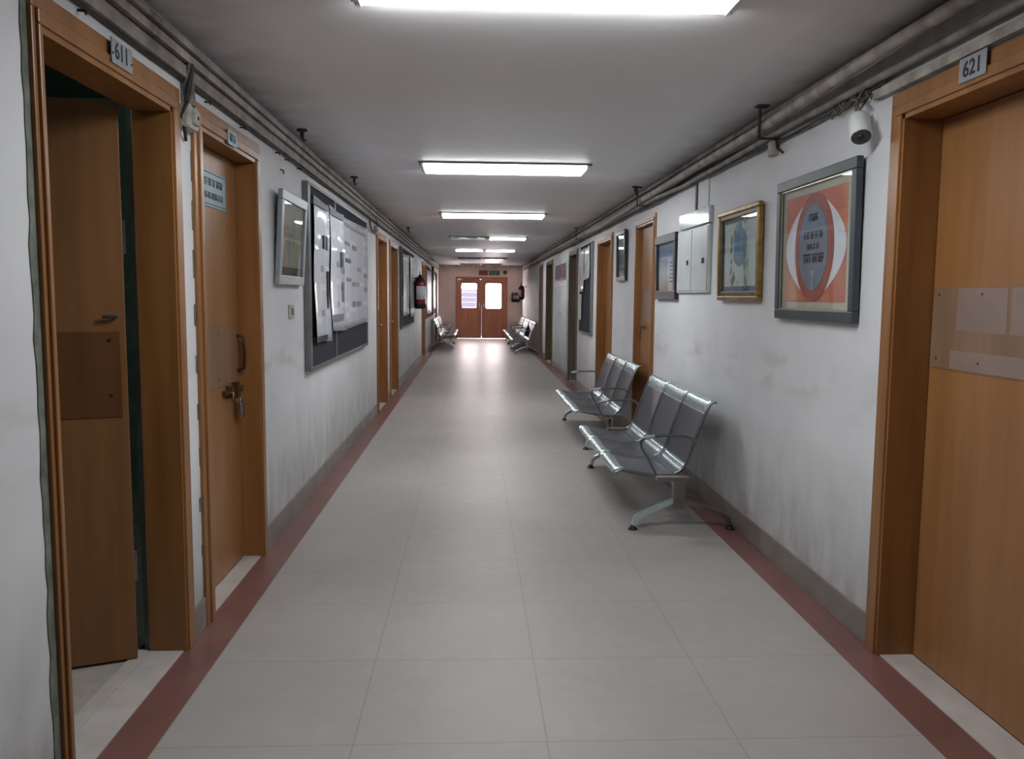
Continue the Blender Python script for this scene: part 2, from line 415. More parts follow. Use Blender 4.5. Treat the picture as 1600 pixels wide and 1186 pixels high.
# the room behind the open door
struct('wall_office', MB().box(-4.3, -4.2, 1.0, 6.0, 0, 2.7).box(-4.2, XL-T, .9, 1.0, 0, 2.7).box(-4.2, XL-T, 6.0, 6.1, 0, 2.7).box(XL-T-.02, XL-T, 1.0, 2.252, 0, 2.7).box(XL-T-.02, XL-T, 3.2, 6.0, 0, 2.7).box(XL-T-.02, XL-T, 2.252, 3.2, 2.056, 2.7), TEAL)
struct('floor_office', MB().box(-4.3, XL-.18, .9, 6.1, -.1, -.002), ROOMF)
struct('ceiling_office', MB().box(-4.3, XL-T, .9, 6.1, 2.7, 2.8), TEAL)

# ------------------------------------------------------------------ doors (structure)
door_no = [0]
def doorway(side, y0, y1, depth, leafmat, framemat=WOODD, sill=True, leaf=True, trim=.085, trim0=None, stop=True):
    trim0 = trim if trim0 is None else trim0
    door_no[0] += 1
    yc = (y0+y1)/2
    r = thing('door_%d' % door_no[0], (X(side, -depth), yc, 0), kind='structure')
    f = MB(); t1, t2 = .022, .014
    # architrave: two steps
    for (a, b) in ((y0-trim0, y0-trim0*.45), (y1+trim*.45, y1+trim)): f.box(X(side, 0), X(side, t2), a, b, 0, ZO+trim*.45, .003)
    for (a, b) in ((y0-trim0*.45, y0+.004), (y1-.004, y1+trim*.45)): f.box(X(side, 0), X(side, t1), a, b, 0, ZO, .004)
    f.box(X(side, 0), X(side, t2), y0-trim0, y1+trim, ZO+trim*.45, ZO+trim, .003)
    f.box(X(side, 0), X(side, t1), y0-trim0*.45, y1+trim*.45, ZO, ZO+trim*.45, .004)
    # liner
    f.box(X(side, t2), X(side, -depth), y0, y0+.018, 0, ZO); f.box(X(side, t2), X(side, -depth), y1-.018, y1, 0, ZO)
    f.box(X(side, t2), X(side, -depth), y0, y1, ZO-.018, ZO)
    f.build('door_frame', framemat, r)
    if sill: MB().box(X(side, 0), X(side, -max(depth, .05)), y0+.001, y1-.001, -.05, .004).build('threshold', SILL, r)
    if leaf:
        MB().box(X(side, -depth), X(side, -depth-.038), y0+.019, y1-.019, .006 if sill else 0, ZO-.02, .002).build('door_leaf', leafmat, r)
    return r

def screws(r, side, d, pts):
    mb = MB()
    for y, z in pts: mb.lathe((X(side, d), y, z), (X(side, 1)-X(side, 0), 0, 0), [(0, .006), (.002, .006), (.003, .003)], 10)
    return mb.build('screw', STEEL, r) if len(pts) > 1 else mb.build('screw', BLACKM, r)

# 611: frame, leaf swung into the office on its far jamb
d1 = doorway('L', 2.252, 3.195, .125, WOOD, leaf=False, trim0=.036)
MB().box(XL-.126, XL-.18, 2.253, 3.194, -.05, .004).build('threshold_edge', SILL, d1)
lf = MB().box(0, .86, -.019, .019, .008, ZO-.006, .002)
ang = math.radians(180+21)
M1 = Matrix.Translation((-1.268, 3.125, 0)) @ Matrix.Rotation(ang, 4, 'Z')
L1 = lf.build('door_leaf', WOODDK, d1, xf=M1)
kb = MB().box(.02, .80, .019, .022, .93, 1.24); kb.build('kick_board', wood_mat('dull_kick_board', (112, 76, 46), (98, 62, 34), .3), L1, xf=M1)
for q, z in ((.055, 1.21), (.055, 1.01), (.4, 1.21), (.4, 1.0)):
    MB().lathe((q, .022, z), (0, 1, 0), [(0, .007), (.003, .005)], 10).build('screw', BLACKM, L1, xf=M1)
MB().tube([(.03, .02, 1.295), (.03, .035, 1.295), (.075, .035, 1.295)], .006).build('door_handle', DARKM, L1, xf=M1)
MB().box(-.01, .015, -.03, .0, .3, .42).box(-.01, .015, -.03, .0, 1.52, 1.64).build('hinge', STEEL, L1, xf=M1)
# door 2
d2 = doorway('L', 3.515, 4.385, .09, WOOD)
k = MB().box(X('L', -.09), X('L', -.087), 3.56, 4.31, .935, 1.225).build('kick_board', WOODP, d2)
for y, z in ((3.62, 1.19), (4.02, 1.19), (3.62, .97), (4.02, .97)): MB().lathe((X('L', -.087), y, z), (1, 0, 0), [(0, .006), (.002, .004)], 10).build('screw', BLACKM, d2)
MB().tube([(X('L', -.088), 4.33, 1.17), (X('L', -.055), 4.33, 1.16), (X('L', -.05), 4.33, 1.08), (X('L', -.055), 4.33, 1.0), (X('L', -.088), 4.33, .99)], .008).build('door_handle', simple('dark_bronze', (72, 50, 34), .4, .6), d2)
la = MB(); la.box(X('L', -.088), X('L', -.07), 4.06, 4.37, .888, .912).tube([(X('L', -.07), 4.10, .9), (X('L', -.05), 4.10, .9), (X('L', -.05), 4.10, .86)], .008).box(X('L', -.088), X('L', -.06), 4.12, 4.15, .87, .93).box(X('L', -.088), X('L', -.055), 4.22, 4.25, .86, .94)
LATCH = simple('worn_latch_metal', (118, 92, 74), .35, .8)
la.build('latch', LATCH, d2)
pl = MB().box(X('L', -.07), X('L', -.045), 4.23, 4.30, .755, .835, .006).tube([(X('L', -.057), 4.245+.02*(1-math.cos(a)), .83+.035*math.sin(a)) for a in [PI*i/8 for i in range(9)]], .005)
pl.build('padlock', STEEL, d2)
# further doors, left wall
d3 = doorway('L', 9.80, 10.78, .10, WOOD, trim=.06)
d4 = doorway('L', 11.28, 12.32, .10, WOODDK, trim=.06)
MB().lathe((X('L', -.1), 12.1, 1.0), (1, 0, 0), [(0, .02), (.03, .02), (.05, .026), (.07, .015)], 14).build('door_knob', STEEL, d4)
MB().lathe((X('L', -.1), 10.62, 1.0), (1, 0, 0), [(0, .02), (.03, .02), (.05, .026), (.07, .015)], 14).build('door_knob', STEEL, d3)
d5 = doorway('L', 18.28, 19.22, .10, WOODDK, framemat=WOODDK, trim=.06)
d6 = doorway('L', 24.75, 25.6, .08, WOODR, trim=.06)
# right wall
e1 = doorway('R', 2.12, 3.085, .13, WOOD)
MB().box(X('R', -.13), X('R', -.1275), 2.15, 3.06, 1.13, 1.425).build('kick_board', WOODP, e1)
for y, z in ((3.02, 1.40), (2.76, 1.40), (3.02, 1.165), (2.76, 1.165), (2.46, 1.15), (2.46, 1.40)): MB().lathe((X('R', -.1275), y, z), (-1, 0, 0), [(0, .006), (.002, .004)], 10).build('screw', BLACKM, e1)
SMUDGE = simple('faded_sticker_film', (142, 122, 112), .35, vary=.06)
MB().box(X('R', -.1275), X('R', -.1267), 2.62, 2.90, 1.27, 1.42).box(X('R', -.1275), X('R', -.1267), 2.30, 2.60, 1.27, 1.42).box(X('R', -.1275), X('R', -.1267), 2.20, 2.93, 1.135, 1.20).build('sticker_residue', SMUDGE, e1)
e2 = doorway('R', 7.34, 8.12, .035, WOOD, trim=.055)
MB().box(X('R', -.035), X('R', -.032), 7.37, 8.09, 1.12, 1.45).build('kick_board', WOODP, e2)
MB().box(X('R', -.035), X('R', -.02), 7.80, 8.14, 1.085, 1.105).tube([(X('R', -.02), 7.9, 1.1), (X('R', .0), 7.9, 1.1), (X('R', .0), 7.9, .98)], .007).build('latch', LATCH, e2)
e3 = doorway('R', 9.58, 10.62, .10, WOODDK, trim=.06)
e4 = doorway('R', 12.78, 13.78, .10, WOODG, framemat=WOODG, trim=.06)
MB().tube([(X('R', -.1), 12.95, 1.05), (X('R', -.05), 12.95, 1.05), (X('R', -.05), 13.05, 1.05)], .009).build('door_handle', STEEL, e4)
e5 = doorway('R', 16.78, 18.10, .10, WOODO, framemat=WOODO, trim=.06)
e6 = doorway('R', 19.15, 20.0, .05, WOODG, framemat=WOODG, trim=.06)
# end double door
door_no[0] += 1
de = thing('door_%d' % door_no[0], (.27, YE, 0), kind='structure')
f = MB().box(EX0, EX0+.055, YE-.02, YE+.1, 0, EZ, .004).box(EX1-.055, EX1, YE-.02, YE+.1, 0, EZ, .004).box(EX0, EX1, YE-.02, YE+.1, EZ-.055, EZ, .004)
f.build('door_frame', WOODR, de)
def end_leaf(x0, x1, wx0, wx1, wz0, wz1):
    m = MB(); ya, yb = YE+.01, YE+.05; z0, z1 = .010, EZ-.054
    # leaf with a round-cornered opening
    m.box(x0, wx0, ya, yb, z0, z1).box(wx1, x1, ya, yb, z0, z1).box(wx0, wx1, ya, yb, z0, wz0).box(wx0, wx1, ya, yb, wz1, z1)
    r = .05
    for cx, cz, sx, sz in ((wx0, wz0, 1, 1), (wx1, wz0, -1, 1), (wx0, wz1, 1, -1), (wx1, wz1, -1, -1)):
        poly = [(cx, cz)]+[(cx+sx*(r-r*math.sin(a)), cz+sz*(r-r*math.cos(a))) for a in [PI/2*i/5 for i in range(6)]]
        m.prism(poly, 1, ya, yb)
    o = m.build('door_leaf', WOODR, de)
    MB().box(wx0-.005, wx1+.005, YE+.026, YE+.032, wz0-.005, wz1+.005).build('pane', GLASS, o)
    return o
l1 = end_leaf(EX0+.054, .2665, -.375, .115, .985, 1.775)
l2 = end_leaf(.2715, EX1-.054, .405, .905, .975, 1.775)
MB().box(EX0+.06, EX0+.20, YE-.004, YE+.008, EZ-.085, EZ-.065).box(EX0+.06, EX0+.08, YE-.004, YE+.008, EZ-.16, EZ-.07).build('hinge', CHROME, l1)
MB().box(.20, .26, YE-.006, YE+.01, EZ-.1, EZ-.06).build('top_bolt', CHROME, l1)
MB().tube([(.33, YE+.01, .98), (.33, YE-.03, .98), (.33, YE-.03, 1.14), (.33, YE+.01, 1.14)], .01).build('door_handle', STEEL, l2)
MB().tube([(.21, YE+.01, .98), (.21, YE-.03, .98), (.21, YE-.03, 1.14), (.21, YE+.01, 1.14)], .01).build('door_handle', STEEL, l1)
MB().box(.245, .29, YE-.002, YE+.012, 1.12, EZ-.06).build('meeting_strip', WOODR, l2)
# outside landing and a louvred facade seen through the left pane
struct('floor_landing', MB().box(-2.2, 3, YE+.2, YE+2.2, -.12, -.01), ROOMF)
bl = thing('neighbouring_building', (-1.6, 34, -4), 'pale lavender louvred building seen through the left end-door window', 'building')
MB().box(-4.5, -.25+.6, 34, 36, -4, 1.66).build('wall', FACADE, bl)
mb = MB()
for i in range(7): mb.box(-4.4, .3, 33.9, 34.0, .3+i*.2, .34+i*.2)
mb.build('louvre_panel', simple('dark_louvre', (60, 60, 76), .8), bl)

# ------------------------------------------------------------------ ceiling lights
def light(yc, x0, x1, state, label, w=.40, group='ceiling light fittings'):
    r = thing('ceiling_light', ((x0+x1)/2, yc, ZC), label, 'ceiling light', group)
    y0, y1 = yc-w/2, yc+w/2
    MB().prism([(y0-.012, ZC), (y1+.012, ZC), (y1+.012, ZC-.014), (y1-.008, ZC-.014), (y1-.008, ZC-.006), (y0+.008, ZC-.006), (y0+.008, ZC-.014), (y0-.012, ZC-.014)], 0, x0-.025, x1+.025).build('casing', simple('grey_casing', (112, 112, 110), .5) if 'grey_casing' not in MATS else MATS['grey_casing'], r)
    if state == 'on':
        for s_, ye in ((1, y1),):
            MB().box(x0+.012, x1-.012, ye-s_*.010+s_*.008, ye-s_*.010+s_*.0095, ZC-.026, ZC-.012).build('ceiling_glow_strip', LITS, r)  # glowing strip added at the far edge to brighten the ceiling
    m = {'on': LIT, 'dim': DIM, 'off': UNLIT}[state]
    MB().prism([(y0+.004, ZC-.006), (y1-.004, ZC-.006), (y1-.008, ZC-.028), (y1-.030, ZC-.038), (y0+.030, ZC-.038), (y0+.008, ZC-.028)], 0, x0+.012, x1-.012).build('diffuser', m, r)
    for xa, xb, s in ((x0-.008, x0+.012, 0), (x1-.012, x1+.008, 1)):
        e = MB().prism([(y0, ZC-.004), (y1, ZC-.004), (y1-.016, ZC-.040), (y0+.016, ZC-.040)], 0, xa, xb).build('end_cap', WHITE, r)
        for yy in (y0+.05, y1-.05): MB().lathe(((xa+xb)/2, yy, ZC-.040), (0, 0, -1), [(0, .005), (.003, .004)], 8).build('screw', STEEL, e)
    return r
LX0, LX1 = -.385, .855
light(2.71, LX0, LX1, 'on', 'large lit ceiling light nearest the viewer, cut by the photo top', .40)
light(6.53, LX0, LX1, 'on', 'second lit single long ceiling light, near the camera side notice board')
light(10.30, LX0, LX1, 'on', 'third and farthest of the single full-width lit ceiling lights')
light(14.3, LX0, .20, 'dim', 'left half of the fourth light row, its tube almost dead', .34)
light(14.3, .26, LX1+.03, 'on', 'right half of the fourth light row, short and fully lit', .34)
light(18.1, LX0, .20, 'on', 'left half of the fifth and farthest lit row of ceiling lights', .34)
light(18.1, .26, LX1+.03, 'on', 'right half of the fifth and farthest lit row of ceiling lights', .34)
light(22.0, LX0, .20, 'off', 'unlit left ceiling light in the sixth row beyond all lit ones', .34)
light(22.0, .26, LX1, 'off', 'unlit right ceiling light in the sixth row beyond all lit ones', .34)
light(26.0, LX0, .20, 'off', 'unlit left ceiling light of the row just before the end door', .34)
light(26.0, .26, LX1, 'off', 'unlit right ceiling light of the row just before the end door', .34)

# ------------------------------------------------------------------ conduits, pipes and cables
def run(name, side, d0, d1, z0, z1, y0, y1, mat, label, cat='conduit', group=None):
    mb = MB(); y = y0; rnd = random.Random(int(z0*1000))
    # slightly uneven casing, joined lengths
    ys = [y0]
    while ys[-1] < y1: ys.append(min(y1, ys[-1]+1.9))
    n = len(ys); off = [rnd.uniform(-.003, .003) for _ in ys]
    vs = []
    for yy, q in zip(ys, off):
        a, b = X(side, d0), X(side, d1)
        vs += [(a, yy, z0+q), (b, yy, z0+q), (b, yy, z1+q), (a, yy, z1+q)]
    fs = [(i*4+k, i*4+(k+1) % 4, i*4+4+(k+1) % 4, i*4+4+k) for i in range(n-1) for k in range(4)]+[(0, 1, 2, 3), ((n-1)*4+3, (n-1)*4+2, (n-1)*4+1, (n-1)*4)]
    mb.add(vs, fs)
    return single(name, mb, mat, label, cat, group, loc=(X(side, 0), y0, z0))
run('cable_trunking', 'L', .001, .030, 2.192, 2.236, YB, 26.9, PIPE2, 'lowest flat grey cable trunking along the left wall above the doors', 'trunking')
run('cable_trunking', 'L', .001, .040, 2.247, 2.278, YB, 26.9, PIPE, 'middle flat cream cable trunking along the left wall', 'trunking')
run('cable_trunking', 'L', .001, .050, 2.290, 2.312, YB, 26.9, PIPE, 'top thin cream trunking under the ceiling at the left wall', 'trunking')
def wob(side, d, z, y0, y1, amp, step=.5, seed=1, sag=0.0):
    rnd = random.Random(seed); pts = []; y = y0
    while y <= y1:
        pts.append((X(side, max(.006, d+rnd.uniform(-amp, amp))), y, z+rnd.uniform(-amp, amp)-sag*abs(math.sin(y*1.1)))); y += step
    return pts
single('dark_cable', MB().tube(wob('L', .012, 2.242, YB, 26.5, .003, .4, 3), .0055, 7), PIPED, 'dark cable between the two lower trunkings on the left wall', 'cable', loc=(XL, 0, 2.24))
single('dark_cable', MB().tube(wob('L', .012, 2.183, YB, 26.5, .003, .4, 5), .005, 7), PIPED, 'dark cable below the lowest trunking on the left wall', 'cable', loc=(XL, 0, 2.18))
single('dark_cable', MB().tube(wob('L', .012, 2.284, YB, 26.5, .002, .4, 6), .005, 7), PIPED, 'dark cable just under the topmost trunking of the left wall', 'cable', loc=(XL, 0, 2.28))
# right wall
single('conduit_pipe', MB().tube([(1.50, YB, 2.296), (1.50, 3, 2.294), (1.505, 4.4, 2.268), (1.51, 6, 2.262), (1.52, 7.6, 2.252), (1.53, 9, 2.24), (1.535, 10.2, 2.225), (1.54, 11.2, 2.245), (1.545, 14, 2.26), (1.55, 20, 2.26), (1.55, 26, 2.26)], .024, 12), PIPE, 'thick cream conduit pipe running high along the right wall', 'pipe', loc=(1.5, 0, 2.28))
single('conduit_pipe', MB().tube([(1.556, YB, 2.228), (1.556, 4.4, 2.226), (1.556, 5.3, 2.212), (1.55, 6.3, 2.20), (1.535, 7.2, 2.215), (1.56, 8.4, 2.22), (1.56, 26, 2.22)], .016, 10), PIPE2, 'thinner grey conduit pipe below the thick one on the right wall', 'pipe', loc=(1.55, 0, 2.22))
run('cable_trunking', 'R', .001, .04, 2.325, 2.350, YB, 26.9, PIPE2, 'flat grey trunking touching the ceiling at the right wall', 'trunking')
run('cable_trunking', 'R', .001, .030, 2.152, 2.186, YB, 3.30, PIPE, 'short cream trunking just above the right door numbered 621', 'trunking')
for i in range(5):
    z = 2.258-.014*i; yb = YB if i < 3 else 3.2
    single('dark_cable', MB().tube(wob('R', .013+.006*(i % 2), z if i < 3 else 2.20-.012*(i-3), yb, 26.3, .006, .33, 20+i, .01), .0055, 7), PIPED if i % 2 else CABLE,
           ['upper', 'second', 'third', 'fourth', 'lowest'][i]+' of the loose dusty cables hanging behind the right wall pipes', 'cable', 'loose cables on the right wall', loc=(XR, 0, z))
# cable clips
def bracket(y, label):
    r = thing('pipe_bracket', (1.49, y, ZC), label, 'bracket', 'right wall pipe brackets')
    MB().box(1.465, 1.473, y-.012, y+.012, 2.200, ZC).box(1.465, 1.585, y-.012, y+.012, 2.196, 2.204).build('strap', DARKM, r)
    MB().box(1.45, 1.51, y-.03, y+.03, ZC-.008, ZC).build('ceiling_plate', DARKM, r)
    return r
bracket(4.36, 'dark strap bracket holding the right pipes above the big oval print')
bracket(7.6, 'dark strap bracket holding the right pipes near the latched door')
bracket(12.1, 'dark strap bracket of the right pipes above the dark notice board')
r = thing('junction_cup', (1.565, 4.42, 2.10), 'small beige cable outlet under the right wall pipe bracket', 'junction box')
MB().box(1.553, 1.585, 4.38, 4.47, 2.125, 2.205, .008).build('box', PIPE, r)
MB().tube([(1.565, 4.37, 2.19), (1.555, 4.33, 2.15), (1.575, 4.30, 2.12)], .007, 7).build('wire', PIPED, r)
# junction box and cable bundle between the two left doors
r = thing('junction_box', (XL, 3.34, 2.0), 'grimy white junction box between door 611 and the next door', 'junction box')
MB().box(XL, XL+.042, 3.30, 3.415, 2.005, 2.10, .012).box(XL, XL+.055, 3.325, 3.395, 2.022, 2.082, .01).build('box', simple('grimy_white_plastic', (172, 168, 158), .5, vary=.2, scale=25), r)
MB().lathe((XL+.055, 3.36, 2.05), (1, 0, 0), [(0, .008), (.003, .006)], 8).build('screw', DARKM, r)
r = thing('cable_bundle', (XL, 3.34, 2.1), 'dark twisted cable bundle dropping into the left junction box', 'cable bundle')
for k in range(5):
    a = k*1.256
    MB().tube([(XL+.030+.012*math.cos(a+z*18), 3.335+.014*math.sin(a+z*18)+(.03*(2.3-z)), z) for z in [2.245-i*.012 for i in range(14)]], .010, 7).build('cable', PIPED if k % 2 else CABLE, r)
single('loose_cable', MB().tube([(XL+.035, 3.30, 2.10), (XL+.012, 3.305, 2.05), (XL+.02, 3.31, 1.99), (XL+.01, 3.345, 1.965)], .007, 7), PIPED, 'short dark cable loop hanging under the left junction box', 'cable')
# small hooks and pegs
def hook(side, x, y, label):
    r = thing('ceiling_hook', (x, y, ZC), label, 'hook', 'dark ceiling hooks beside the walls')
    MB().lathe((x, y, ZC), (0, 0, -1), [(0, .032), (.012, .030), (.016, .012), (.05, .010)], 12).build('rose', DARKM, r)
    MB().tube([(x, y, ZC-.045), (x+.01, y, ZC-.07), (x+.02, y, ZC-.06)], .006, 7).build('hook_end', DARKM, r); return r
hook('L', -1.03, 5.20, 'nearest dark ceiling hook above the left trunking')
hook('L', -1.00, 7.2, 'dark ceiling hook above the large left notice board')
hook('L', -.95, 12.4, 'dark ceiling hook above the second left notice board')
hook('R', 1.44, 7.55, 'dark ceiling hook beside the right wall pipes')
for i, y in enumerate((2.50, 3.62, 4.15, 4.86, 5.10, 5.45)):
    single('wall_nail', MB().tube([(XL, y, 2.17), (XL+.022, y, 2.168), (XL+.024, y, 2.158)], .004, 6), DARKM, ['dark nail over door 611', 'dark nail over the near post of the padlocked door', 'dark nail over the far post of the padlocked door', 'dark nail right of the padlocked door', 'dark nail above the silver picture', 'dark nail between silver picture and notice board'][i], 'nail', 'nails under the left trunking')
single('wall_nail', MB().tube([(XL, 4.98, 2.095), (XL+.02, 4.98, 2.09), (XL+.02, 4.98, 2.07)], .004, 6), DARKM, 'lone dark nail on the wall above the silver framed picture', 'nail')
# looped cable above the third left door
single('cable_loop', MB().tube([(XL+.03, 9.3+.35*math.sin(a), 2.15+.085*math.cos(a)) for a in [PI*1.7*i/16-.4 for i in range(17)]], .012, 8), CABLE, 'looped grey cable hanging above the far left doors', 'cable')
single('junction_box', MB().box(XL, XL+.04, 9.55, 9.72, 2.06, 2.15, .01), PIPE, 'small pale junction box at the corner of the third left door', 'junction box')

# ------------------------------------------------------------------ number plates and signs
r = thing('number_plate', (XL, 2.73, 2.07), 'grey number plate reading 611 above the open left door', 'number plate')
MB().box(XL+.024, XL+.027, 2.655, 2.808, 2.072, 2.146).box(XL+.014, XL+.024, 2.67, 2.68, 2.09, 2.1).build('plate', PLATE, r)
text('611', .070, 'L', (XL+.0276, 2.728, 2.111), INK, r, bold=.0010)
for y in (2.662, 2.80): MB().lathe((XL+.027, y, 2.10), (1, 0, 0), [(0, .004), (.002, .003)], 8).build('screw', DARKM, r)
r = thing('number_plate', (XR, 2.64, 2.05), 'grey number plate reading 621 above the right door', 'number plate')
MB().box(XR-.024, XR-.027, 2.565, 2.71, 2.070, 2.146).box(XR-.014, XR-.024, 2.6, 2.61, 2.09, 2.1).build('plate', PLATE, r)
text('621', .068, 'R', (XR-.0276, 2.638, 2.106), INK, r, bold=.0010)
r = thing('number_plate', (XL, 3.93, 2.04), 'small bluish number plate on the frame of the padlocked door', 'number plate')
MB().box(XL+.022, XL+.026, 3.86, 4.00, 2.045, 2.110).build('plate', BLUEP, r)
mb = MB(); scribble(mb, 'L', .026, 3.885, 3.98, 2.06, .035, seed=4); mb.build('lettering', INKG, r)
r = thing('door_sign', (X('L', -.09), 4.0, 1.79), 'pale blue two-line sign high on the padlocked left door', 'sign')
dd = -.0895
MB().box(X('L', dd), X('L', dd+.004), 3.66, 4.185, 1.775, 1.935).build('board', BLUEP, r)
mb = MB(); scribble(mb, 'L', dd+.004, 3.70, 4.14, 1.868, .034, True, 11); scribble(mb, 'L', dd+.004, 3.70, 4.13, 1.810, .030, False, 12)
mb.build('lettering', INKG, r)
MB().box(X('L', dd+.004), X('L', dd+.0052), 3.66, 4.185, 1.925, 1.929).box(X('L', dd+.004), X('L', dd+.0052), 3.66, 4.185, 1.784, 1.788).build('border_line', INKG, r)

# ------------------------------------------------------------------ pictures
def frame_ring(mb, side, d0, d1, y0, y1, z0, z1, w, bev=.004):
    a, b = X(side, d0), X(side, d1)
    mb.box(a, b, y0, y1, z0, z0+w, bev).box(a, b, y0, y1, z1-w, z1, bev).box(a, b, y0, y0+w, z0+w, z1-w, bev).box(a, b, y1-w, y1, z0+w, z1-w, bev); return mb
def glass(side, d, y0, y1, z0, z1, r): return MB().box(X(side, d), X(side, d+.002), y0, y1, z0, z1).build('glass', GLASS, r)
def tilt_thing(name, side, y, z0, label, cat, deg):
    r = thing(name, (X(side, .004), y, z0), label, cat)
    r.rotation_euler = (0, math.radians(deg if side == 'L' else -deg), 0); return r
# silver picture, left wall, leaning out at the top
r = tilt_thing('framed_picture', 'L', 5.11, 1.435, 'silver framed picture leaning forward on the left wall beside the notice board', 'picture', 3.5)
Y0, Y1, Z0, Z1 = 4.765, 5.46, 1.435, 1.965
frame_ring(MB(), 'L', .004, .032, Y0, Y1, Z0, Z1, .055).build('frame', SILVERF, r)
t = NT('faded_figure_print'); n = t.noise(4, 3, stretch=(1, 2.2, 1.3)); t.col(t.ramp(n, [(.3, (96, 116, 116)), (.48, (146, 154, 140)), (.6, (170, 142, 108)), (.75, (120, 150, 152))])); t.set(.5)
MB().box(X('L', .008), X('L', .014), Y0+.05, Y1-.05, Z0+.05, Z1-.05).build('print', t.m, r)
MB().box(X('L', .014), X('L', .0155), Y0+.055, Y1-.055, Z0+.055, Z0+.105).build('caption_strip', simple('dark_caption', (40, 52, 54), .6), r)
glass('L', .020, Y0+.05, Y1-.05, Z0+.05, Z1-.05, r)
# big print with nested ovals
r = tilt_thing('framed_picture', 'R', 3.85, 1.275, 'large black framed print of nested ovals with grey writing, orange corners', 'picture', .8)
Y0, Y1, Z0, Z1 = 3.375, 4.27, 1.28, 1.957
frame_ring(MB(), 'R', .006, .034, Y0, Y1, Z0, Z1, .048).build('frame', SLATEF, r)
MB().box(X('R', .008), X('R', .012), Y0+.04, Y1-.04, Z0+.04, Z1-.04).build('mount', CREAM, r)
frame_ring(MB(), 'R', .022, .026, Y0+.046, Y1-.046, Z0+.046, Z1-.046, .008, 0).build('slip', simple('gilt_slip', (190, 180, 150), .3, .4), r)
PY0, PY1, PZ0, PZ1 = 3.492, 4.172, 1.365, 1.868
pc, pz = (PY0+PY1)/2, (PZ0+PZ1)/2
t = NT('orange_corner_print'); xyz = t.sep(t.coord())
n = t.noise(3.5, 3); t.col(t.ramp(n, [(.3, (176, 84, 80)), (.5, (184, 104, 84)), (.68, (196, 140, 96))])); t.set(.6)
pr = MB().box(X('R', .012), X('R', .0135), PY0, PY1, PZ0, PZ1).build('print', t.m, r)
def ellipse_poly(cy, cz, ry, rz, n=48, ymin=-9, ymax=9): return [(min(max(cy+ry*math.cos(2*PI*i/n), ymin), ymax), cz+rz*math.sin(2*PI*i/n)) for i in range(n)]
def flat(mb, poly, d, th=.0012): return mb.prism(poly, 0, X('R', d), X('R', d+th))
# white lens: intersection-like pointed oval
lens = [(pc+.34*math.sin(PI*i/24)**.8, PZ0+(PZ1-PZ0)*i/24) for i in range(25)]+[(pc-.34*math.sin(PI*i/24)**.8, PZ0+(PZ1-PZ0)*i/24) for i in range(24, 0, -1)]
flat(MB(), lens, .0137).build('white_lens', simple('lens_white', (214, 218, 226), .6, vary=.04), pr)
flat(MB(), ellipse_poly(pc, pz, .222, .2485), .0150).build('maroon_oval', simple('maroon_paper', (150, 82, 74), .6, vary=.1), pr)
flat(MB(), ellipse_poly(pc+.005, pz, .165, .197), .0163).build('slate_oval', simple('slate_blue_paper', (108, 126, 146), .6, vary=.1), pr)
mb = MB()
for i, (z, a, b, h, br) in enumerate(((1.735, -.045, .055, .034, False), (1.655, -.10, .11, .034, True), (1.606, -.065, .075, .026, False), (1.545, -.12, .115, .042, True))):
    scribble(mb, 'R', .0176, pc+a, pc+b, z, h, br, 30+i)
mb.build('lettering', INK, pr)
MB().box(X('R', .0176), X('R', .0186), pc-.006, pc+.006, 1.42, 1.50).box(X('R', .0176), X('R', .0186), pc-.02, pc+.02, 1.50, 1.506).build('small_motif', simple('pale_motif', (150, 170, 188), .6), pr)
glass('R', .0210, Y0+.045, Y1-.045, Z0+.045, Z1-.045, r)
# gilded frame
r = tilt_thing('framed_picture', 'R', 4.92, 1.365, 'gilded frame with a pale print of a blue figure, right wall', 'picture', 1.0)
Y0, Y1, Z0, Z1 = 4.54, 5.30, 1.365, 1.908
f = MB(); frame_ring(f, 'R', .004, .036, Y0, Y1, Z0, Z1, .028, .006); fo = f.build('frame', GOLD, r)
frame_ring(MB(), 'R', .004, .028, Y0+.026, Y1-.026, Z0+.026, Z1-.026, .03, .006).build('inner_moulding', GOLDD, fo)
MB().box(X('R', .006), X('R', .010), Y0+.04, Y1-.04, Z0+.04, Z1-.04).build('mount', simple('slate_mount', (84, 100, 112), .7), r)
t = NT('pale_landscape_print'); n = t.noise(4.5, 4); t.col(t.ramp(n, [(.3, (176, 196, 192)), (.55, (186, 200, 198)), (.75, (196, 190, 196))])); t.set(.6)
pr = MB().box(X('R', .010), X('R', .0115), Y0+.085, Y1-.085, Z0+.085, Z1-.08).build('print', t.m, r)
t = NT('blue_robe_paint'); n = t.noise(14, 3); t.col(t.ramp(n, [(.35, (70, 112, 150)), (.7, (110, 150, 180))])); t.set(.6)
cy = (Y0+Y1)/2+.01
flat(MB(), [(cy+(.118-.045*math.cos(a-1.2))*math.cos(a)*(1+.12*math.sin(5*a)), 1.70+.125*math.sin(a)*(1+.08*math.cos(4*a))) for a in [2*PI*i/40 for i in range(40)]], .0116).build('blue_robe', t.m, pr)
mb = MB(); rnd = random.Random(5)
for k in range(26):
    a = rnd.uniform(0, 2*PI); yy, zz2 = cy+rnd.uniform(-.17, .17), rnd.uniform(1.47, 1.84); s = rnd.uniform(.008, .026)
    flat(mb, [(yy+s*math.cos(a+q), zz2+1.5*s*math.sin(a+q)) for q in (0, 1.3, 2.6, 4.2)], .0130, .0006)
mb.build('foliage_marks', simple('olive_paint', (140, 146, 116), .7), pr)
glass('R', .018, Y0+.05, Y1-.05, Z0+.05, Z1-.05, r)
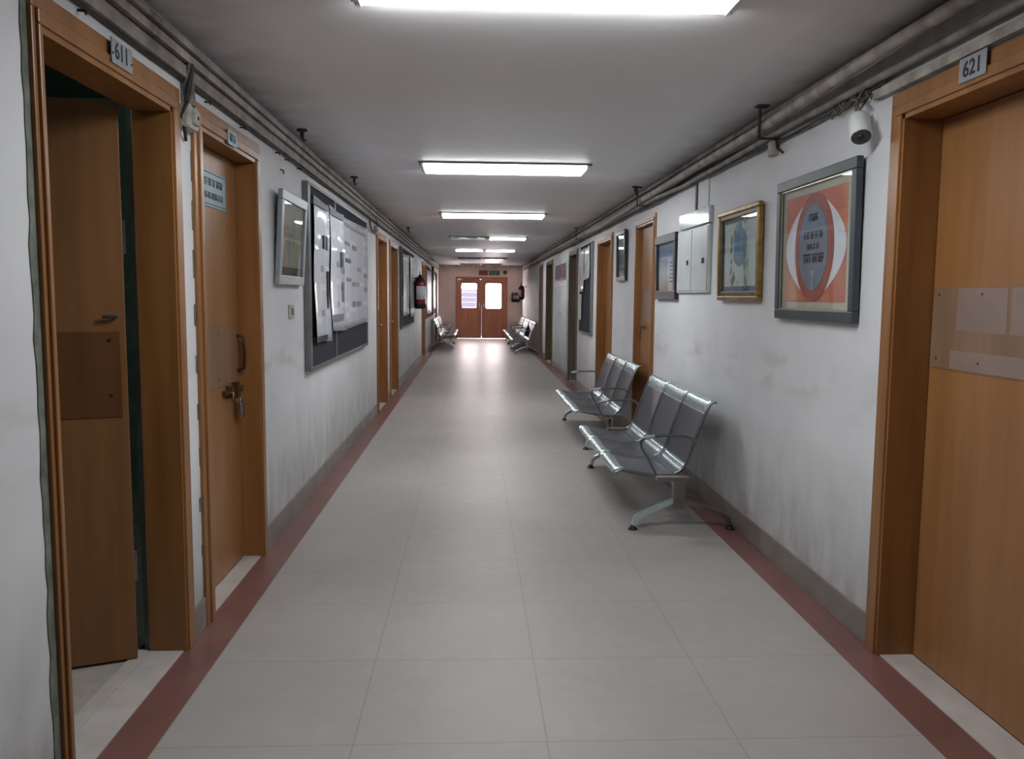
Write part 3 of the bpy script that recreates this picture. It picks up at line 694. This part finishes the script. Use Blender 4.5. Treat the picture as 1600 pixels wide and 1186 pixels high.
# small dark frame
r = tilt_thing('framed_picture', 'R', 6.8, 1.365, 'small dark framed picture between the metal cabinet and the latched door', 'picture', 1.0)
Y0, Y1, Z0, Z1 = 6.43, 7.15, 1.365, 1.885
frame_ring(MB(), 'R', .004, .034, Y0, Y1, Z0, Z1, .07, .006).build('frame', BLACKF, r)
t = NT('coastal_print'); z = t.sep(t.coord())[2]; n = t.noise(4, 4)
t.col(t.ramp(t.math('ADD', t.math('MULTIPLY', t.math('SUBTRACT', z, 0.0), 1.5), t.math('MULTIPLY', n, .35)), [(.3, (166, 142, 134)), (.5, (188, 200, 208)), (.7, (88, 110, 140)), (.92, (128, 142, 156))])); t.set(.6)
pr = MB().box(X('R', .008), X('R', .012), Y0+.06, Y1-.06, Z0+.06, Z1-.06).build('print', t.m, r)
mb = MB()
for k in range(6): scribble(mb, 'R', .012, 6.52, 6.70, 1.50+.03*k, .014, False, 60+k)
mb.build('lettering', INKG, pr)
glass('R', .018, Y0+.06, Y1-.06, Z0+.06, Z1-.06, r)
# tall glazed frame
r = tilt_thing('framed_picture', 'R', 8.85, 1.55, 'dark glazed frame mirroring two lights, between two right wall doors', 'picture', 1.5)
Y0, Y1, Z0, Z1 = 8.60, 9.12, 1.55, 2.075
frame_ring(MB(), 'R', .004, .034, Y0, Y1, Z0, Z1, .045, .005).build('frame', BLACKF, r)
pr = MB().box(X('R', .008), X('R', .012), Y0+.04, Y1-.04, Z0+.04, Z1-.04).build('print', simple('dark_teal_print', (84, 102, 106), .5, vary=.3, scale=5), r)
MB().box(X('R', .012), X('R', .0135), Y0+.06, Y1-.06, Z0+.06, Z0+.12).build('caption_strip', simple('pale_caption', (160, 164, 160), .5), pr)
glass('R', .018, Y0+.04, Y1-.04, Z0+.04, Z1-.04, r)
# maroon poster and cut paper edging
r = thing('wall_poster', (XR, 15.3, 1.55), 'faded maroon poster with a ragged white lower edge, far right wall', 'poster')
pr = MB().box(XR-.002, XR-.005, 14.35, 16.25, 1.66, 1.96).build('print', simple('faded_maroon', (118, 84, 96), .6, vary=.25, scale=5), r)
mb = MB(); rnd = random.Random(9); y = 14.35; 
while y < 16.2:
    h = rnd.uniform(.05, .14); mb.prism([(y, 1.56), (y+.12, 1.56), (y+.10, 1.60+h), (y+.03, 1.60+h*.7)], 0, XR-.005, XR-.007); y += .12
mb.build('white_edging', simple('bright_paper', (240, 236, 240), .5), r)
MB().box(XR-.001, XR-.004, 14.0, 14.25, .15, 2.0).build('side_strip', simple('pale_green_strip', (178, 196, 188), .6), r)

# ------------------------------------------------------------------ notice boards
def notice_board(side, y0, y1, z0, z1, mid, label, fw_=.05, fm=None, dp=.035):
    fm = fm or ALU
    r = thing('notice_board', (X(side, 0), (y0+y1)/2, z0), label, 'notice board')
    MB().box(X(side, .001), X(side, dp-.012), y0+.01, y1-.01, z0+.01, z1-.01).build('felt_panel', FELT, r)
    f = MB(); a, b = X(side, 0), X(side, dp)
    f.box(a, b, y0, y0+fw_, z0+.022, z1-.02, .003).box(a, b, y1-fw_*.6, y1, z0+.022, z1-.02, .003).box(a, b, y0, y1, z0, z0+.022, .003).box(a, b, y0, y1, z1-.02, z1, .003)
    for m in mid: f.box(X(side, dp-.012), b, m-.02, m+.02, z0+.022, z1-.02)
    f.build('frame', fm, r); return r
def paper(side, d, y0, y1, z0, z1, mat, label, cat='notice', group=None, curl=.006, seed=1, parts=()):
    """a sheet with curling edges pinned on a board"""
    rnd = random.Random(seed); ny, nz = 8, 14; vs = []
    for s in (0, 1):
        for j in range(nz+1):
            for i in range(ny+1):
                u, v = i/ny, j/nz
                e = curl*((2*u-1)**4+.6*(1-v)**4+.25*math.sin(v*9+seed)*(2*u-1)**2+.3)
                vs.append((X(side, d+e+(.0012 if s else 0)), y0+(y1-y0)*u+.008*math.sin(v*7+seed), z0+(z1-z0)*v+.01*math.sin(u*3+seed)))
    m = (ny+1)*(nz+1); fs = []
    for j in range(nz):
        for i in range(ny):
            a = j*(ny+1)+i; fs += [(a, a+1, a+ny+2, a+ny+1), (m+a, m+a+ny+1, m+a+ny+2, m+a+1)]
    for i in range(ny): fs += [(i, i+1, m+i+1, m+i), (nz*(ny+1)+i, nz*(ny+1)+i+1, m+nz*(ny+1)+i+1, m+nz*(ny+1)+i)]
    for j in range(nz): a = j*(ny+1); fs += [(a, a+ny+1, m+a+ny+1, m+a), (a+ny, a+2*ny+1, m+a+2*ny+1, m+a+ny)]
    mb = MB(); mb.add(vs, fs, True)
    r = thing('pinned_notice', (X(side, d), (y0+y1)/2, z0), label, cat, group)
    mb.build('sheet', mat, r)
    for nm, ya, yb, za, zb, mt in parts:
        MB().box(X(side, d+.3*curl), X(side, d+curl+.004), ya, yb, za, zb).build(nm, mt, r)
    return r
notice_board('L', 5.60, 8.66, .868, 2.118, [6.67], 'large navy notice board in an aluminium frame on the left wall', .075, dp=.04)
DKP = simple('dark_photo_block', (48, 48, 58), .4, vary=.3, scale=30); GYP = simple('grey_print_block', (110, 110, 124), .5, vary=.2, scale=30)
paper('L', .032, 5.70, 6.29, 1.045, 2.035, PRINT1, 'leftmost long plastic-covered notice on the big board, hanging lowest', group='notices on the large board', curl=.016, seed=1,
      parts=(('photo', 6.10, 6.17, 1.71, 1.80, DKP), ('photo', 6.20, 6.27, 1.70, 1.80, DKP), ('dark_strip', 6.22, 6.285, 1.28, 1.55, DKP), ('heading_bar', 5.72, 6.27, 1.985, 2.02, GYP), ('heading_bar', 5.72, 6.27, 1.05, 1.09, DKP)))
paper('L', .038, 6.31, 6.99, 1.10, 2.035, PRINT1, 'middle plastic-covered notice on the big board', group='notices on the large board', curl=.016, seed=2,
      parts=(('photo', 6.84, 6.96, 1.60, 1.72, DKP), ('dark_strip', 6.90, 6.97, 1.32, 1.48, GYP), ('heading_bar', 6.33, 6.97, 1.975, 2.02, GYP), ('heading_bar', 6.33, 6.97, 1.17, 1.225, GYP)))
paper('L', .032, 7.07, 8.60, 1.095, 2.03, PRINT2, 'widest paper notice on the right of the big board', group='notices on the large board', curl=.006, seed=5,
      parts=(('heading_bar', 7.12, 8.5, 1.955, 1.985, GYP), ('photo', 7.15, 7.42, 1.80, 1.83, DKP), ('photo', 7.62, 7.85, 1.78, 1.82, GYP), ('photo', 7.2, 7.48, 1.655, 1.69, DKP), ('photo', 7.2, 7.5, 1.495, 1.525, GYP),
             ('photo', 7.62, 8.02, 1.46, 1.495, DKP), ('photo', 7.60, 7.78, 1.27, 1.32, GYP), ('photo', 7.88, 8.04, 1.27, 1.32, GYP)))
notice_board('L', 12.78, 15.45, .87, 2.115, [14.2], 'navy notice board with dark frame left of the red extinguisher', .07, SLATEF)
paper('L', .03, 12.95, 14.15, 1.06, 2.03, PRINT3, 'wide pale notice filling the left of the farther left board', group='notices on the farther left board', curl=.01, seed=4)
paper('L', .03, 14.35, 15.2, 1.0, 2.05, PRINT3, 'narrow pale notice on the right of the farther left board', group='notices on the farther left board', curl=.012, seed=7)
notice_board('L', 19.55, 22.1, .83, 2.08, [20.9], 'pinkish far notice board first beyond the left extinguisher', .07, simple('brown_board_frame', (110, 80, 74), .5))
paper('L', .03, 19.75, 21.7, .95, 1.98, PRINT1, 'pale notice on the first far left board', seed=3)
notice_board('L', 22.85, 24.3, .85, 2.07, [], 'last small dark notice board before the left end', .07, BLACKF)
paper('L', .03, 23.0, 24.0, 1.0, 1.95, PRINT1, 'bright notice on the last small left board', seed=6)
notice_board('R', 11.05, 12.30, .872, 2.11, [], 'dark navy notice board on the right wall, mostly bare', .06)
paper('R', .03, 11.20, 11.75, 1.62, 2.06, PRINT3, 'upper near paper on the dark right board', group='papers on the dark right board', seed=8)
paper('R', .03, 11.80, 12.22, 1.46, 2.06, PRINT3, 'upper far longer paper on the dark right board', group='papers on the dark right board', seed=9)
paper('R', .03, 12.0, 12.26, 1.05, 1.42, PAPERW, 'small bright paper low on the dark right board', group='papers on the dark right board', seed=10)

# switch
r = thing('switch_plate', (XL, 5.19, 1.235), 'small pale switch plate on the left wall below the silver picture', 'switch')
MB().box(XL, XL+.012, 5.13, 5.25, 1.235, 1.315, .003).build('plate', simple('aged_white_plastic', (186, 186, 178), .5), r)
MB().box(XL+.012, XL+.017, 5.165, 5.215, 1.255, 1.295, .001).build('rocker', simple('grey_rocker', (130, 132, 128), .5), r)

# ------------------------------------------------------------------ electrical cabinet, right wall
r = thing('meter_cabinet', (XR, 5.97, 1.415), 'white double-door metal cabinet set on the right wall between pictures', 'cabinet')
MB().box(XR, XR-.022, 5.565, 6.42, 1.415, 1.872, .003).build('body', CABW, r)
for ya, yb, yl in ((5.585, 5.985, 5.68), (6.0, 6.40, 6.09)):
    dr = MB().box(XR-.022, XR-.027, ya, yb, 1.43, 1.86, .0015).build('door', CABW, r)
    MB().box(XR-.027, XR-.032, yl-.022, yl+.022, 1.615, 1.65, .002).build('lock', DARKM, dr)
hd = MB().box(XR, XR-.030, 5.56, 6.36, 1.880, 1.992, .004).build('cover_panel', simple('glossy_enamel', (200, 208, 210), .12), r)
single('riser_pipe', MB().box(XR, XR-.012, 5.955, 5.99, 1.994, 2.195, .003), simple('grey_riser', (86, 88, 88), .5), 'dark thin riser from the cabinet up to the pipes', 'conduit')
single('riser_pipe', MB().box(XR, XR-.010, 5.66, 5.685, 1.994, 2.195, .003), CABW, 'pale thin riser beside the dark one above the cabinet', 'conduit')

# ------------------------------------------------------------------ security camera
r = thing('security_camera', (1.545, 3.34, 2.06), 'white bullet security camera beside the door numbered 621', 'security camera')
ax = Vector((-.10, -.42, -.55)).normalized(); c0 = Vector((1.520, 3.335, 2.095))
MB().lathe(c0, ax, [(0, .030), (.004, .038), (.012, .041), (.105, .041), (.112, .039)], 24).build('housing', WHITE, r)
MB().lathe(c0+ax*.1125, ax, [(0, .037), (.002, .036)], 24).build('lens_face', simple('smoked_face', (52, 52, 56), .25), r)
MB().lathe(c0+ax*.1145, ax, [(0, .014), (.004, .012)], 16).build('lens', BLACKM, r)
vz = ax.cross(Vector((1, 0, 0))).normalized()
MB().lathe((XR, 3.335, 2.09), (-1, 0, 0), [(0, .030), (.012, .030), (.014, .012)], 16).tube([(XR-.012, 3.335, 2.09), (1.545, 3.3355, 2.098), (1.525, 3.325, 2.09)], .011, 10).build('mount', WHITE, r)
for k, pts in enumerate(([(1.525, 3.345, 2.09), (1.52, 3.375, 2.15), (1.55, 3.385, 2.20), (1.56, 3.355, 2.235)], [(1.505, 3.335, 2.09), (1.53, 3.325, 2.14), (1.56, 3.38, 2.16), (1.57, 3.35, 2.19), (1.56, 3.40, 2.22)],
                         [(1.525, 3.335, 2.09), (1.52, 3.355, 2.17), (1.55, 3.46, 2.19), (1.57, 3.52, 2.21)])):
    MB().tube(pts, .0055, 8).build('cable', CABLE, r)
mb = MB(); rnd = random.Random(12)
for k in range(7):
    y = 3.25+rnd.uniform(0, .45); z = 2.185+rnd.uniform(-.01, .02)
    mb.tube([(1.57, y, z+.02), (1.552, y+.05, z-.02), (1.56, y+.11, z+.01), (1.572, y+.16, z-.012)], .005, 6)
single('cable_tangle', mb, CABLE, 'tangle of loose grey wires above the security camera', 'cables')

# ------------------------------------------------------------------ fire extinguishers
def extinguisher(x, y, z0, R, H, label, side, labelface):
    r = thing('fire_extinguisher', (x, y, z0), label, 'fire extinguisher', 'wall fire extinguishers')
    MB().lathe((x, y, z0), (0, 0, 1), [(0, R*.6), (.01, R*.93), (.05, R), (H*.78, R), (H*.84, R*.86), (H*.90, R*.45), (H*.93, R*.3)], 24).build('cylinder', REDM, r)
    MB().lathe((x, y, z0-.012), (0, 0, 1), [(0, R*.8), (.03, R*1.02), (.085, R*1.02)], 24).build('base_ring', BLACKM, r)
    MB().lathe((x, y, z0+H*.775), (0, 0, 1), [(0, R*1.01), (H*.075, R*.90), (H*.135, R*.48), (H*.16, R*.32)], 24).build('shoulder_cover', BLACKM, r)
    a0 = labelface; n = 10; vs = []; fs = []
    for i in range(n+1):
        a = a0-1.0+2.0*i/n
        for z in (z0+H*.26, z0+H*.66): vs.append((x+(R+.0015)*math.cos(a), y+(R+.0015)*math.sin(a), z))
        for z in (z0+H*.26, z0+H*.66): vs.append((x+(R+.0002)*math.cos(a), y+(R+.0002)*math.sin(a), z))
    for i in range(n):
        a = i*4; fs += [(a, a+4, a+5, a+1), (a+2, a+3, a+7, a+6), (a, a+2, a+6, a+4), (a+1, a+5, a+7, a+3)]
    MB().add(vs, fs, True).build('label_sheet', PAPERW, r)
    MB().lathe((x, y, z0+H*.92), (0, 0, 1), [(0, R*.25), (.03, R*.3), (.05, R*.2)], 14).box(x-.012, x+.012, y-.07, y+.05, z0+H*.92+.045, z0+H*.92+.06).box(x-.012, x+.012, y-.08, y+.04, z0+H*.92+.075, z0+H*.92+.088).build('valve', BLACKM, r)
    MB().tube([(x, y+.02, z0+H*.92+.08), (x, y, z0+H*.92+.13), (x, y-.04, z0+H*.92+.10)], .006, 8).build('carry_ring', STEEL, r)
    sx = 1 if side == 'L' else -1
    MB().tube([(x-.02, y-.02, z0+H*.94), (x-sx*.07, y-.06, z0+H*.9), (x-sx*(R+.012), y-.03, z0+H*.65), (x-sx*(R+.01), y-.03, z0+H*.2), (x-sx*(R+.005), y-.03, z0+H*.12)], .012, 9).build('hose', BLACKM, r)
    MB().box(X(side, 0), x-sx*R*.4, y-.015, y+.015, z0+H*.88, z0+H*.915).box(X(side, 0), X(side, .01), y-.04, y+.04, z0+H*.8, z0+H*.98).build('wall_bracket', DARKM, r)
    return r
extinguisher(-.965, 15.35, 1.15, .105, .60, 'red fire extinguisher with white label on the left wall', 'L', -1.2)
extinguisher(1.44, 25.3, 1.29, .085, .42, 'red fire extinguisher at the far right by the end door', 'R', 3.6)
r = thing('hose_box', (1.36, YE, 1.18), 'small dark box on the end wall beside the right extinguisher', 'box')
MB().box(1.235, 1.50, YE-.06, YE, 1.185, 1.49, .006).build('body', simple('dark_brown_box', (58, 44, 42), .5), r)
MB().box(1.30, 1.42, YE-.066, YE-.06, 1.30, 1.40, .004).build('label_sheet', simple('grey_patch', (150, 138, 132), .5), r)

# signs above the end door
r = thing('exit_sign', (.32, YE, 2.04), 'dark red sign above the end double door', 'sign')
MB().box(.175, .465, YE-.02, YE, 2.045, 2.20, .003).build('board', simple('dull_red_board', (128, 44, 54), .5, vary=.15), r)
mb = MB(); 
for i in range(2): mb.box(.21+.02*i, .43-.03*i, YE-.022, YE-.02, 2.15-.06*i, 2.165-.06*i)
mb.build('lettering', simple('dull_pink', (170, 100, 104), .5), r)
r = thing('exit_sign', (.67, YE, 2.04), 'green and grey sign right of the red one above the end door', 'sign')
MB().box(.50, .80, YE-.02, YE, 2.045, 2.195, .003).build('board', simple('dull_green_board', (84, 98, 86), .5, vary=.2), r)
MB().box(.80, .85, YE-.02, YE, 2.045, 2.195, .002).build('arrow_panel', GREENG, r)
mb = MB()
for i in range(2): mb.box(.53, .77-.04*i, YE-.022, YE-.02, 2.14-.06*i, 2.155-.06*i)
mb.build('lettering', simple('pale_green_ink', (140, 160, 146), .5), r)
single('alarm_sounder', MB().lathe((1.02, YE, 2.14), (0, -1, 0), [(0, .07), (.03, .07), (.05, .05), (.055, .02)], 18), simple('dull_mauve_plastic', (110, 80, 80), .5), 'round dull sounder on the end wall right of the signs', 'alarm')
single('wall_speaker', MB().box(XL, XL+.07, 22.4, 22.65, 2.02, 2.14, .01), DARKM, 'small dark box high on the far left wall', 'speaker')

# ------------------------------------------------------------------ steel waiting benches
def arcpts(P0, P1, P2, n=5):
    return [tuple((1-t_)**2*a+2*t_*(1-t_)*b+t_*t_*c for a, b, c in zip(P0, P1, P2)) for t_ in [i/n for i in range(n+1)]]
BX = 1.225   # local origin under the posts
def make_bench(label, rear=1.545):
    """3 seats; local x grows towards the wall, y along the bench (0..1.80), origin on the floor under the near post"""
    r = bpy.data.objects.new('waiting_bench', None); COL.objects.link(r); r['_o'] = (BX, 0, 0); r.empty_display_size = .05
    tag(r, label, 'bench', 'steel waiting benches')
    ys = [.13, .703, 1.277, 1.85]
    seat = [(.922, .341), (.945, .335), (.99, .324), (1.06, .314), (1.14, .308), (1.20, .310), (1.245, .318), (1.272, .335)]
    back = [(1.288, .352), (1.305, .385), (1.325, .44), (1.35, .52), (1.378, .60), (1.405, .67), (1.412, .688)]
    front = [(.862, .312), (.858, .322), (.862, .331), (.880, .342), (.905, .345), (.922, .341)]
    bend = [(1.258, .324), (1.272, .332), (1.288, .352), (1.297, .372)]
    top = [(1.412, .688), (1.425, .718), (1.436, .740), (1.450, .753), (1.466, .758), (1.478, .752), (1.482, .740)]
    for i in range(3):
        a, b = ys[i]+.010, ys[i+1]-.010
        s = MB().sheet(seat, a, b, .014).build('seat', PERF, r)
        MB().sheet(front, a-.004, b+.004, .006, .004).build('front_edge', CHROME, s)
        k = MB().sheet(back, a, b, .012, sagdir=(.8, 0, -.3)).build('backrest', PERF, r)
        MB().sheet(top, a-.004, b+.004, .006, .004, sagdir=(.6, 0, -.6)).build('top_edge', CHROME, k)
        MB().sheet(bend, a, b, .007, .004, sagdir=(.5, 0, -.8)).build('bend_strip', CHROME, k)
    railp = [(.868, .322), (.905, .338), (.96, .326), (1.06, .308), (1.16, .300)]+[p for p in arcpts((1.16, .300), (1.29, .302), (1.318, .42), 6)][1:]+[(1.35, .515), (1.405, .665), (1.44, .742), (1.466, .757)]
    for y in ys: MB().tube([(x, y, z-.004) for x, z in railp], .0085, 8).build('side_rail', TUBE, r)
    MB().box(1.195, 1.255, .0, 1.86, .262, .300, .004).build('beam', STEEL, r)
    for y in ys: MB().box(1.085, 1.285, y-.012-(0.0), y+.012, .298, .312, .002).build('seat_bracket', STEEL, r)
    for y in (-.02, 1.82): MB().box(1.088, 1.282, y-.03, y+.03, .300, .326, .003).build('beam_end_plate', STEEL, r)
    for y in (.0, 1.80):
        MB().box(1.19, 1.262, y-.028, y+.028, .135, .300, .004).build('post', STEEL, r)
        fx = .957
        lg = MB().flatbar([(1.20, y, .176), (1.13, y, .150), (.995, y, .088), (.972, y, .068), (.960, y, .028)], .042, .026, (0, 1, 0)).build('leg', CHROME, r)
        MB().lathe((fx, y, .0), (0, 0, 1), [(0, .027), (.008, .028), (.014, .018), (.030, .012)], 16).build('foot', BLACKM, lg)
        lg = MB().flatbar([(1.25, y, .176), (1.32, y, .155), (rear-.045, y, .088), (rear-.018, y, .068), (rear-.004, y, .028)], .042, .026, (0, 1, 0)).build('leg', STEEL, r)
        MB().lathe((rear-.002, y, .0), (0, 0, 1), [(0, .027), (.008, .028), (.014, .018), (.030, .012)], 16).build('foot', BLACKM, lg)
    for y in (ys[0]-.012, ys[3]+.012):
        pts = [(1.115, y, .305), (1.06, y, .41), (1.025, y, .465)]+arcpts((1.025, y, .465), (1.0, y, .535), (1.065, y, .538))[1:]+[(1.14, y, .545), (1.24, y, .547)]+arcpts((1.24, y, .547), (1.335, y, .55), (1.350, y, .50))[1:]
        a = MB().tube(pts, .0085, 8).build('armrest', TUBE, r)
        MB().tube([(1.04, y, .534), (1.10, y, .542)], .0125, 10).build('arm_tip', CHROME, a)
    return r
def copy_tree(o, parent=None):
    c = o.copy(); COL.objects.link(c)
    if parent is not None: c.parent = parent
    for ch in list(o.children): copy_tree(ch, c)
    return c
b1 = make_bench('nearest three-seat perforated steel bench on the right, below the gilded picture'); b1.location = (BX, 4.85, 0)
def bench(x, y, label, mirror=False, src=None):
    c = copy_tree(src or b1b); c['label'] = label; c.location = (x, y, 0)
    if mirror: c.rotation_euler = (0, 0, PI)
    return c
b1b = make_bench('second steel bench on the right, just behind the nearest one', rear=1.485); b1b.location = (BX+.068, 7.46, 0)
bench(BX+.068, 20.1, 'nearest of the far right steel benches, with a dark bag')
bench(BX+.068, 22.25, 'middle one of the three far right steel benches')
bench(BX+.068, 24.4, 'last right steel bench, closest to the end door')
bench(XL+(XR-BX)-.068, 24.15, 'nearer of the two far left steel benches', True)
bench(XL+(XR-BX)-.068, 26.3, 'left steel bench closest to the end door', True)
# dark bag propped on the far bench
r = thing('dark_bag', (1.33, 21.1, .36), 'small dark purple bag propped on the nearest far right bench', 'bag')
mb = MB(); pts = [(1.335, 21.1, .365), (1.345, 21.1, .40), (1.36, 21.1, .48), (1.385, 21.1, .56), (1.40, 21.1, .61), (1.41, 21.1, .63)]
mb.tube(pts, [.02, .05, .055, .048, .03, .012], 12); mb.build('body', simple('dark_purple_cloth', (44, 32, 48), .8), r)
MB().tube([(1.40, 21.07, .61), (1.395, 21.1, .67), (1.40, 21.13, .61)], .006, 7).build('strap', BLACKM, r)

for o in bpy.data.objects:
    if '_o' in o: del o['_o']
